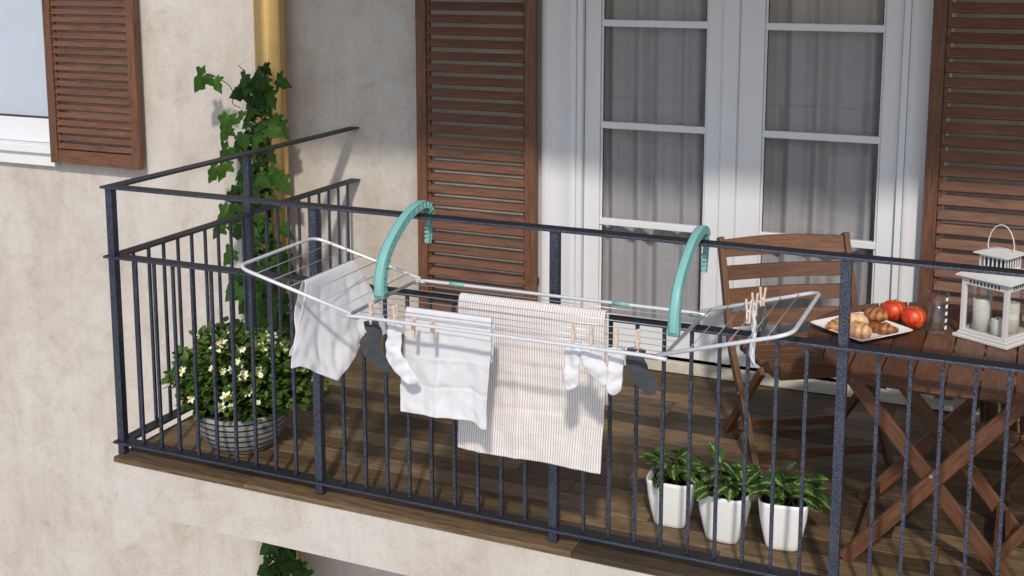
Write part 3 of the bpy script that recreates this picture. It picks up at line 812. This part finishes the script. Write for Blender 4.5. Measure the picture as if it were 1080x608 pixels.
for yA,yB in ((.290,.316),(.80,.774)):
    m=MB(); m.beam((xa,yA,.004),(xb+.03,yA,TZ-.028),.024,.052,(0,1,0)); obj('leg',m,M['tablewood'],tb,bevel=.004)
    m=MB(); m.beam((xb,yB,.004),(xa-.03,yB,TZ-.028),.024,.052,(0,1,0)); obj('leg',m,M['tablewood'],tb,bevel=.004)
for x,z,a,b in ((xa+.055,.075,.30,.79),(xb-.055,.075,.326,.764)):
    m=MB(); m.beam((x,a+.0125,z),(x,b-.0125,z),.022,.045,(1,0,0)); obj('stretcher',m,M['tablewood'],tb,bevel=.003)
m=MB(); m.tube([(xc+.002,.275,.365),(xc+.002,.332,.365)],.006,10); obj('pivot_bolt',m,M['dark_end'],tb)
# ------------------------------------------------------------------ things on the table
T0=TZ+.001
def plate():
    pc_=Vector((2.973,.648)); rot=R(-37)
    root=None; c=MB(); hs=.137
    def fn(u,v):
        x=(u-.5)*2; y=(v-.5)*2; e=max(abs(x),abs(y)); z=.004+.018*max(0,(e-.62)/.38)**1.6
        cr=1-.04*(abs(x*y))**6
        X=x*hs*cr; Y=y*hs*cr
        return (X*math.cos(rot)-Y*math.sin(rot),X*math.sin(rot)+Y*math.cos(rot),z)
    c.grid(fn,28,28); o=obj('plate',c,M['ceramic'],None,solid=.005,subsurf=1); o.location=(pc_.x,pc_.y,T0+.003); tag(o,'square white plate carrying croissants on the left side of the table','plate')
plate()
def croissant(label,x,y,z,rot,L=.062,r=.030,seed=0,tone=.5,tilt=0):
    m=MB(); n=36; P=[];Rr=[]
    for i in range(n+1):
        t=i/n*2-1; a=t*1.05
        P.append((L*math.sin(a),-L*.75*(math.cos(a)-.6),0))
        env=max(0.0,1-abs(t)**2.2)**.6
        seg=1+.13*abs(math.sin((t+1)*7.2))
        Rr.append(max(.004,r*env*seg*(.72+.28)))
    m.tube(P,Rr,16,tone=tone,flat=(2,.82))
    for i in range(len(m.tone)): m.tone[i]=min(1,max(0,tone+.16*math.sin((i//16)/n*38+seed)+random.uniform(-.12,.12)))
    for v in m.v:
        q=noise.noise(v*45+Vector((seed*5,0,0)))*.005+noise.noise(v*130+Vector((seed*5,0,0)))*.0015; v.z+=q; v.y+=q; v.x+=q*.5
    o=obj('croissant',m,M['bread'],None,subsurf=1); o.location=(x,y,z); o.rotation_euler=(tilt,0,rot); tag(o,label,'croissant','croissants on the plate'); return o
croissant('pale golden croissant at the left of the plate, partly behind the railing post',2.885,.610,T0+.030,R(60),seed=1,tone=.45)
croissant('pale croissant at the back of the pile on the plate',2.955,.700,T0+.036,R(15),seed=2,tone=.85)
croissant('round golden croissant at the front of the plate',2.985,.575,T0+.032,R(-30),seed=3,tone=.58,r=.036,L=.05)
croissant('browned croissant lying on the right side of the plate',3.055,.650,T0+.028,R(-15),seed=4,tone=.08,r=.026)
croissant('brown croissant stacked on top at the right of the pile',3.030,.690,T0+.068,R(-40),seed=5,tone=.2,r=.030,L=.055,tilt=.2)
def apple(label,x,y,r,seed,rot):
    root=thing('apple',label,'apple',(x,y,T0),'red apples beside the plate')
    m=MB()
    def f(d):
        top=max(0,d.z); return (1+.04*math.sin(math.acos(max(-1,min(1,d.z)))*2))*(1-.28*max(0,(d.z-.86)/.14)**1.2-.12*max(0,(-d.z-.9)/.1))
    m.sphere((x,y,T0+r*.93),r,28,20,fn=f,sc=(1,1,.94)); o=obj('flesh',m,M['apple'],root); 
    m=MB(); m.tube([(x,y,T0+r*1.45),(x+.003,y,T0+r*1.8),(x+.008,y,T0+r*2.02)],.0016,6); obj('stalk',m,M['stem'],root)
apple('red apple behind the plate, left of the pair',3.070,.825,.047,1,0)
apple('red and yellow apple between the plate and the glass, right of the pair',3.148,.765,.047,2,1)
# glass tumbler with a strip of white squares
gx,gy=3.232,.752
gl=thing('glass_tumbler','clear tall glass with a column of white squares, between the apples and the lantern','glass',(gx,gy,T0))
m=MB(); m.lathe([(.0,.006),(.030,.006),(.0325,.012),(.0345,.155),(.0375,.155),(.0365,.010),(.034,.0),(.0,.0)],(gx,gy,T0),36); obj('tumbler',m,M['lglass'],gl)
m=MB()
for k in range(5):
    z=T0+.022+k*.027
    for a0 in (R(-28),):
        base=len(m.v); 
        for i in range(4):
            a=a0-R(11)+R(22)*i/3
            for zz in (z,z+.014): m.v.append(Vector((gx+.0385*math.cos(a),gy+.0385*math.sin(a),zz)))
        for i in range(3): m.face((base+2*i,base+2*i+2,base+2*i+3,base+2*i+1),None,.5,0,True)
obj('square_pattern',m,M['ceramic'],gl)
# ------------------------------------------------------------------ lantern
lrot=R(-29); lc=Vector((3.437,.782)); S=.196
ln=thing('lantern','white metal lantern with glass sides and a wire handle on the table','lantern',(lc.x,lc.y,T0))
def LR(x,y,z): return Vector((lc.x+x*math.cos(lrot)-y*math.sin(lrot),lc.y+x*math.sin(lrot)+y*math.cos(lrot),z))
def lbox(m,x0,x1,y0,y1,z0,z1):
    # box in the lantern's rotated frame
    base=len(m.v)
    for z in (z0,z1):
        for x,y in ((x0,y0),(x1,y0),(x1,y1),(x0,y1)): m.v.append(LR(x,y,z))
    for f in ((3,2,1,0),(4,5,6,7),(0,1,5,4),(1,2,6,5),(2,3,7,6),(3,0,4,7)): m.face([base+i for i in f])
h=S/2; z0=T0
m=MB(); lbox(m,-h-.012,h+.012,-h-.012,h+.012,z0,z0+.012); lbox(m,-h,h,-h,h,z0+.0125,z0+.022); obj('base',m,M['lantern'],ln,bevel=.003)
hb=h-.006; zt_=z0+.232
m=MB(); pw=.017
for sx in (-1,1):
    for sy in (-1,1): lbox(m,*(sorted((sx*hb,sx*(hb-pw)))),*(sorted((sy*hb,sy*(hb-pw)))),z0+.0225,zt_)
for zz in ((z0+.0225,z0+.034),(zt_-.030,zt_-.001)):
    for sg in (-1,1):
        lbox(m,-hb+pw,hb-pw,*(sorted((sg*hb,sg*(hb-.006)))),*zz); lbox(m,*(sorted((sg*hb,sg*(hb-.006)))),-hb+pw,hb-pw,*zz)
fr_=obj('frame',m,M['lantern'],ln,bevel=.0015)
m=MB()
for sg in (-1,1):
    lbox(m,-hb+pw,hb-pw,sg*(hb-.009)-.001,sg*(hb-.009)+.001,z0+.034,zt_-.03); lbox(m,sg*(hb-.009)-.001,sg*(hb-.009)+.001,-hb+pw,hb-pw,z0+.034,zt_-.03)
obj('pane',m,M['lglass'],ln)
m=MB()   # row of vent slots under the eaves (dark slots)
for sg in (-1,1):
    for k in range(9):
        q=-.056+k*.014
        lbox(m,q-.0028,q+.0028,*(sorted((sg*(hb+.0003),sg*(hb+.0015)))),zt_-.024,zt_-.010); lbox(m,*(sorted((sg*(hb+.0003),sg*(hb+.0015)))),q-.0028,q+.0028,zt_-.024,zt_-.010)
obj('vent_slots',m,M['seal'],ln)
def frust(m,a,b,za,zb):
    base=len(m.v)
    for q,z in ((a,za),(b,zb)):
        for x,y in ((-q,-q),(q,-q),(q,q),(-q,q)): m.v.append(LR(x,y,z))
    for f in ((3,2,1,0),(4,5,6,7),(0,1,5,4),(1,2,6,5),(2,3,7,6),(3,0,4,7)): m.face([base+i for i in f])
m=MB(); frust(m,h+.012,h+.010,zt_,zt_+.006); frust(m,h+.009,.060,zt_+.0065,zt_+.030); obj('roof',m,M['lantern'],ln,bevel=.0015)
cz=zt_+.0305; ch_=.055; cs=.052
m=MB()
lbox(m,-cs,cs,-cs,cs,cz,cz+.009); lbox(m,-cs,cs,-cs,cs,cz+ch_-.010,cz+ch_)
for k in range(7):
    q=-cs+.003+(2*cs-.006)*k/6
    for sg in (-1,1):
        lbox(m,q-.003,q+.003,*(sorted((sg*(cs-.0005),sg*(cs-.004)))),cz+.0095,cz+ch_-.0105)
        if 0<k<6: lbox(m,*(sorted((sg*(cs-.0005),sg*(cs-.004)))),q-.003,q+.003,cz+.0095,cz+ch_-.0105)
obj('vent_turret',m,M['lantern'],ln,bevel=.0008,seg=1)
m=MB(); lbox(m,-cs+.012,cs-.012,-cs+.012,cs-.012,cz+.0095,cz+ch_-.0105); obj('turret_core',m,M['seal'],ln)
m=MB(); frust(m,cs+.018,cs+.016,cz+ch_+.0005,cz+ch_+.004); frust(m,cs+.014,.01,cz+ch_+.0045,cz+ch_+.020); obj('cap',m,M['lantern'],ln,bevel=.001)
m=MB(); zh=cz+ch_+.006
m.tube([LR(-.045+.0*0,0,zh)]+[LR(-.052*math.cos(a),0,zh+.012+.088*math.sin(a)) for a in [math.pi*k/16 for k in range(17)]]+[LR(.045,0,zh)],.0023,8); obj('handle',m,M['lantern'],ln)
cand=[('tall thick white candle at the left inside the lantern',-.045,-.030,.030,.120),('white candle at the right inside the lantern, second tallest',.040,.030,.027,.112),('short white candle at the front inside the lantern',.030,-.045,.022,.062)]
for lb,cx,cy,r,hh in cand:
    q=LR(cx,cy,z0+.0225); root=thing('candle',lb,'candle',q,'candles inside the lantern')
    m=MB(); m.lathe([(0,0),(r,0),(r,hh*.5),(r,hh-.002),(r-.003,hh+.002),(r*.6,hh-.004),(0,hh-.006)],q,28)
    for v in m.v:
        if v.z>q.z+hh*.9: v.z+=noise.noise(v*50)*.006
    obj('wax',m,M['wax'],root); m=MB(); m.tube([q+Vector((0,0,hh-.008)),q+Vector((.001,0,hh+.008))],.0012,6); obj('wick',m,M['wick'],root)
# ------------------------------------------------------------------ leaves
def leaf(m,pos,dirv,up,L,Wd,shape,tone,droop=.25,mi=0,cup=.15):
    """dirv: from the stalk to the tip, up: leaf normal"""
    d=Vector(dirv).normalized(); u=Vector(up); u=(u-d*u.dot(d))
    if u.length<1e-4: u=d.orthogonal()
    u.normalize(); s_=d.cross(u)
    base=len(m.v)
    mid=[]
    for (a,b) in shape:   # a along 0..1, b half width 0..1 (right side outline); mirrored
        zz=-droop*a*a*L
        m.v.append(pos+d*(a*L)+u*zz); 
        m.v.append(pos+d*(a*L)+s_*(b*Wd)+u*(zz+cup*b*Wd)); m.v.append(pos+d*(a*L)-s_*(b*Wd)+u*(zz+cup*b*Wd))
    for i in range(len(shape)-1):
        a=base+3*i; b=a+3; va,vb=shape[i][0],shape[i+1][0]; ba,bb=shape[i][1],shape[i+1][1]
        m.face((a,a+1,b+1,b),[(.5,va),(.5+ba*.5,va),(.5+bb*.5,vb),(.5,vb)],tone,mi,True)
        m.face((a,b,b+2,a+2),[(.5,va),(.5,vb),(.5-bb*.5,vb),(.5-ba*.5,va)],tone,mi,True)
OV=[(0,.05),(.2,.7),(.45,1),(.7,.8),(.9,.35),(1,.02)]
LZ=[(0,.05),(.15,.55),(.35,.95),(.55,1.),(.75,.72),(.9,.34),(1,.02)]
IVY=[(0.0,.03),(-.09,.30),(-.15,.62),(.02,.60),(.06,.95),(.20,1.06),(.30,.62),(.36,.50),(.52,.62),(.62,.50),(.70,.34),(.86,.17),(1.0,0)]
def ivyleaf(m,pos,d,u,size,tone):
    d=Vector(d).normalized(); u=Vector(u); u=(u-d*u.dot(d)).normalized(); s_=d.cross(u); base=len(m.v)
    sx=random.uniform(.45,.58); tw=random.uniform(-.12,.12)
    m.v.append(pos+u*.08*size+d*.18*size); pts=[(a,b) for a,b in IVY]+[(a,-b) for a,b in IVY[::-1][1:]]
    for a,b in pts:
        rr=math.hypot(a-.2,b*sx); m.v.append(pos+d*(a*size+tw*b*size*.3)+s_*(b*sx*size)+u*(-.35*rr*rr*size+random.uniform(-.02,.02)*size))
    n=len(pts)
    for k in range(n-1):
        m.face((base,base+1+k,base+2+k),[(.5,.2),(.5+pts[k][1]*.5,pts[k][0]),(.5+pts[k+1][1]*.5,pts[k+1][0])],tone)
# ivy
rnd=random.Random(11); random.seed(12)
iv=thing('ivy_vine','green ivy with dark twisted stems climbing the golden drainpipe','ivy',(pc[0],pc[1]-.11,-7))
stems=MB(); stemp=[]
for s_i in range(9):
    top=[1.47,1.30,1.38,.95,1.1,.7,1.2,.5,1.42][s_i]; ph=rnd.uniform(0,6.3); ph2=rnd.uniform(0,6.3); cx=pc[0]-.03+rnd.uniform(-.075,.07)
    pts=[]; z=-3.2
    while z<top:
        k=(z+3.2)
        pts.append(Vector((cx+.01+(.07 if z<-.8 else 0)+.032*math.sin(z*3.1+ph)+.02*math.sin(z*9+ph2),pc[1]-.115+.018*math.cos(z*3.3+ph2),z))); z+=.06
    r0=rnd.uniform(.009,.017) if s_i<6 else .005
    stems.tube(pts,[r0*(1-.75*i/len(pts)) for i in range(len(pts))],7,tone=rnd.random()); stemp.append(pts)
# a loose curling shoot at the top left
sh=[Vector((-.60,pc[1]-.11,1.28)),Vector((-.655,pc[1]-.12,1.30)),Vector((-.63,pc[1]-.13,1.37)),Vector((-.67,pc[1]-.13,1.42)),Vector((-.73,pc[1]-.13,1.44)),Vector((-.78,pc[1]-.12,1.455))]
stems.tube(roundpath(sh,.03),.0025,6); sh2=[Vector((-.58,pc[1]-.11,1.42)),Vector((-.56,pc[1]-.115,1.49)),Vector((-.60,pc[1]-.12,1.52))]
stems.tube(roundpath(sh2,.03),.0025,6)
obj('stem',stems,M['stem'],iv)
fo=MB()
def addivy(x,y,z,size,out=None):
    an=random.uniform(-1.0,1.0)
    d=Vector((math.sin(an),random.uniform(-.35,.05),-math.cos(an)*random.uniform(.5,1)))
    u=Vector((random.uniform(-.5,.5),-1,random.uniform(-.1,.7)))
    if out is not None: d=Vector((out,d.y*.5,d.z*.7+random.uniform(-.2,.3)))
    ivyleaf(fo,Vector((x,y,z)),d,u,size,random.random())
z=-3.0
while z<1.50:
    dens = 5.6 if z<.95 else 3.3
    if z<-.9: dens=2.6
    for k in range(int(dens+random.random())):
        wdt=.052 if z<1.25 else .045
        cxx=pc[0]-.005+.03*math.sin(z*5.1)+(.09 if z<-.9 else 0)
        x=cxx+random.gauss(0,1)*wdt*random.choice((1,1,1.5)); x=max(pc[0]-.23,min(pc[0]+.13,x))
        e=abs(x-cxx)
        addivy(x,pc[1]-.11-random.random()*.09,z+random.uniform(-.03,.03),random.uniform(.06,.125) if e<.07 else random.uniform(.09,.14),None if e<.07 else (1 if x>cxx else -1)*random.uniform(.3,1))
    z+=.045
for (x,z,s_,o) in ((-.80,1.475,.15,-.9),(-.745,1.445,.10,.6),(-.66,1.24,.15,-.2),(-.66,1.17,.11,-.7),(-.68,.98,.15,-.6),(-.74,.95,.14,-.8),(-.66,1.06,.12,-.7),(-.37,.92,.14,.9),(-.33,.90,.12,1.),(-.68,.70,.15,-.6),(-.73,.60,.12,-.9),(-.66,.46,.13,-.8),(-.62,.30,.13,-.7),(-.36,1.24,.12,.7),(-.39,1.38,.11,.7),(-.46,-1.42,.16,-.6),(-.30,-1.40,.13,.6),(-.26,-1.44,.14,.7)):
    ivyleaf(fo,Vector((x,pc[1]-.15,z)),Vector((o*.7,-.15,-.75)),Vector((random.uniform(-.3,.3),-1,random.uniform(.1,.6))),s_,random.uniform(.5,1))
obj('foliage',fo,M['ivy'],iv)
# ------------------------------------------------------------------ bowl planter
bx,by=.415,.285
bp=thing('potted_bush','round grey black banded pot with a leafy bush full of white yellow flowers','potted plant',(bx,by,0))
m=MB(); m.lathe([(0,.001),(.120,.001),(.136,.012),(.168,.055),(.192,.11),(.204,.165),(.206,.192),(.196,.194),(.190,.17),(.17,.15)],(bx,by,0),56); obj('pot',m,M['band'],bp)
m=MB(); m.disc(.188,(bx,by,.165),40); obj('soil',m,M['soil'],bp)
m=MB(); st=MB()
rnd=random.Random(21); random.seed(22)
tips=[]
for i in range(150):
    a=rnd.uniform(0,6.283); el=math.asin(rnd.uniform(-.12,1.)**1 if rnd.random()>.1 else .9)
    rx=.365*(1+.07*rnd.gauss(0,1)); d=Vector((math.cos(a)*math.cos(el),math.sin(a)*math.cos(el)*.72,math.sin(el)*.66))
    tip=Vector((bx+.0,by+.02,.258))+d*rx*.90
    if tip.z<.215: tip.z=.215+rnd.random()*.05
    if d.y<-.3 and tip.z<.25: tip=tip+Vector((0,.07,.04))
    root_=Vector((bx+d.x*.08,by+d.y*.08,.165)); midp=(root_+tip)/2+Vector((0,0,.05))
    P_=roundpath([root_,midp,tip],.12,5); st.tube(P_,[.0028-.0018*k/len(P_) for k in range(len(P_))],5)
    tips.append((tip,d))
    for k in range(3,len(P_)):
        for q in range(3):
            t=rnd.random(); c=P_[k-1].lerp(P_[k],t); dd=Vector((rnd.uniform(-1,1),rnd.uniform(-1,1),rnd.uniform(-.4,.9)))+d*.7
            leaf(m,c,dd,Vector((rnd.uniform(-.4,.4),rnd.uniform(-.9,.1),1)),rnd.uniform(.028,.046),rnd.uniform(.010,.015),OV,rnd.random(),.2)
    for q in range(9):
        dd=d*.8+Vector((rnd.uniform(-1,1),rnd.uniform(-1,1),rnd.uniform(-.3,.8))); off=Vector((rnd.gauss(0,.014),rnd.gauss(0,.014),rnd.gauss(0,.012)))
        leaf(m,tip+off,dd,Vector((rnd.uniform(-.4,.4),rnd.uniform(-.7,.2),1)),rnd.uniform(.03,.05),rnd.uniform(.010,.015),OV,rnd.random(),.2)
for i in range(2300):   # inner mass
    a=rnd.uniform(0,6.283); r=.27*math.sqrt(rnd.random()); h=rnd.random()
    zz=.20+h*.25*math.sqrt(max(.03,1-(r/.33)**2))
    c=Vector((bx+r*math.cos(a),by+r*math.sin(a)*.85,zz)); dd=Vector((math.cos(a)+rnd.uniform(-.8,.8),math.sin(a)+rnd.uniform(-.8,.8),rnd.uniform(-.3,.7)))
    leaf(m,c,dd,Vector((rnd.uniform(-.5,.5),rnd.uniform(-.7,.3),1)),rnd.uniform(.028,.045),rnd.uniform(.009,.014),OV,rnd.random()*.8,.2)
obj('foliage',m,M['bush'],bp); obj('stem',st,M['stem'],bp)
m=MB()
for k in range(6):
    a=2*math.pi*k/6+random.uniform(-.15,.15); leaf(m,Vector((math.cos(a)*.003,math.sin(a)*.003,0)),(math.cos(a),math.sin(a),.25),(0,0,1),random.uniform(.021,.026),.0075,OV,.5,.25)
m.sphere((0,0,.003),.0055,10,6,mi=1)
for k in range(5):
    a=k*1.25; m.sphere((.005*math.cos(a),.005*math.sin(a),.007),.002,6,4,mi=1)
def place(o,pos,nrm,sc):
    o.location=Vector(pos)-world_off(o.parent); o.rotation_euler=Vector(nrm).to_track_quat('Z','Y').to_euler(); o.scale=(sc,)*3
for v in m.v: v+=world_off(bp)
fl0=obj('flower',m,[M['petal'],M['yellow']],bp)
ft=[t for t in tips if t[1].y<.25 and t[1].z<.85]
rnd.shuffle(ft)
camp=Vector((3.52,-3.85,2.1))
for i,(tip,d) in enumerate(ft[:60]):
    o=fl0 if i==0 else fl0.copy()
    if i: C.objects.link(o)
    nrm=(camp-tip).normalized()*.4+d*.9+Vector((rnd.uniform(-.5,.5),0,rnd.uniform(-.2,.6)))
    place(o,tip+d.normalized()*.022,nrm,rnd.choice((.5,.65,.8,1.0,1.25)))
# ------------------------------------------------------------------ three white pots
def pot_plant(label,x,y,rot,seed,nl,spread,hgt):
    rnd=random.Random(seed)
    root=thing('potted_plant',label,'potted plant',(x,y,0),'white pots of variegated plants on the deck')
    m=MB(); pr=[(0,.0015),(.050,.0015),(.055,.006),(.0585,.022),(.068,.07),(.0765,.12),(.0815,.172),(.0825,.186),(.0795,.188),(.0765,.18),(.072,.15)]
    m.lathe([(a*1.10,b) for a,b in pr],(x,y,0),96,sq=5,rot=rot); obj('pot',m,M['ceramic'],root)
    m=MB(); m.disc(.082,(x,y,.158),48,sq=5,rot=rot); obj('soil',m,M['soil'],root)
    m=MB(); st=MB()
    for i in range(nl):
        a=rnd.uniform(0,6.283); el=rnd.uniform(.35,1.5)
        d=Vector((math.cos(a)*math.cos(el),math.sin(a)*math.cos(el),math.sin(el)))
        L=hgt*rnd.uniform(.35,1.05); base=Vector((x+rnd.gauss(0,.018),y+rnd.gauss(0,.018),.155)); tip=base+Vector((d.x*spread,d.y*spread,d.z*L))*rnd.uniform(.6,1)
        st.tube(roundpath([base,base.lerp(tip,.5)+Vector((0,0,.02)),tip],.05,4),.0022,5)
        ld=Vector((d.x*1.1+rnd.uniform(-.5,.5),d.y*.9+.1+rnd.uniform(-.4,.4),rnd.uniform(-.35,.5) if tip.y>y-.03 else rnd.uniform(-.1,.5)))
        if tip.z<.205: tip.z=.205+rnd.random()*.03
        leaf(m,tip,ld,Vector((ld.x*.4+rnd.uniform(-.2,.2),ld.y*.4-.25,1)),rnd.uniform(.045,.078),rnd.uniform(.021,.031),LZ,rnd.random(),rnd.uniform(.2,.5),cup=.2)
    obj('foliage',m,M['vari'],root); obj('stem',st,M['stem'],root)
pot_plant('square white pot with low variegated leaves, left one of the row behind the railing',2.352,.330,R(2),31,50,.070,.130)
pot_plant('square white pot with the tallest leafy plant, middle one of the row',2.564,.290,R(-3),32,60,.080,.155)
pot_plant('square white pot with leaves leaning to both sides, right one of the row',2.772,.318,R(8),38,50,.085,.130)
# ------------------------------------------------------------------ camera, light, world
sc=bpy.context.scene
cd=bpy.data.cameras.new('camera'); cam=bpy.data.objects.new('camera',cd); C.objects.link(cam); sc.camera=cam
cam.location=(3.5217,-3.8517,2.1036); cam.rotation_euler=(math.pi/2-.1517,0,.4132)
cd.sensor_width=36; cd.lens=1268.5182/1080*36; cd.shift_y=-(304-152.83)/1080; cd.clip_end=500; cd.clip_start=.05
sd=Vector((-.42,1.16,-1)).normalized()   # direction of travel of sunlight
sl=bpy.data.lights.new('sun','SUN'); sl.energy=2.8; sl.angle=R(3.0); sl.color=(1,.92,.83)
so=bpy.data.objects.new('sun',sl); C.objects.link(so); so.rotation_euler=sd.to_track_quat('-Z','Y').to_euler(); so.location=(3,-6,6)
wd_=bpy.data.worlds.new('World'); sc.world=wd_; wd_.use_nodes=True; nt=wd_.node_tree
bg=nt.nodes['Background']; sky=nt.nodes.new('ShaderNodeTexSky'); sky.sky_type='NISHITA'; sky.sun_disc=False
ts=-sd; sky.sun_elevation=math.asin(ts.z); sky.sun_rotation=math.atan2(ts.x,ts.y)
sky.air_density=1.; sky.dust_density=1.2; sky.ozone_density=1.6
nt.links.new(sky.outputs[0],bg.inputs[0]); bg.inputs[1].default_value=.15
sc.view_settings.view_transform='Standard'; sc.view_settings.look='None'; sc.view_settings.exposure=0
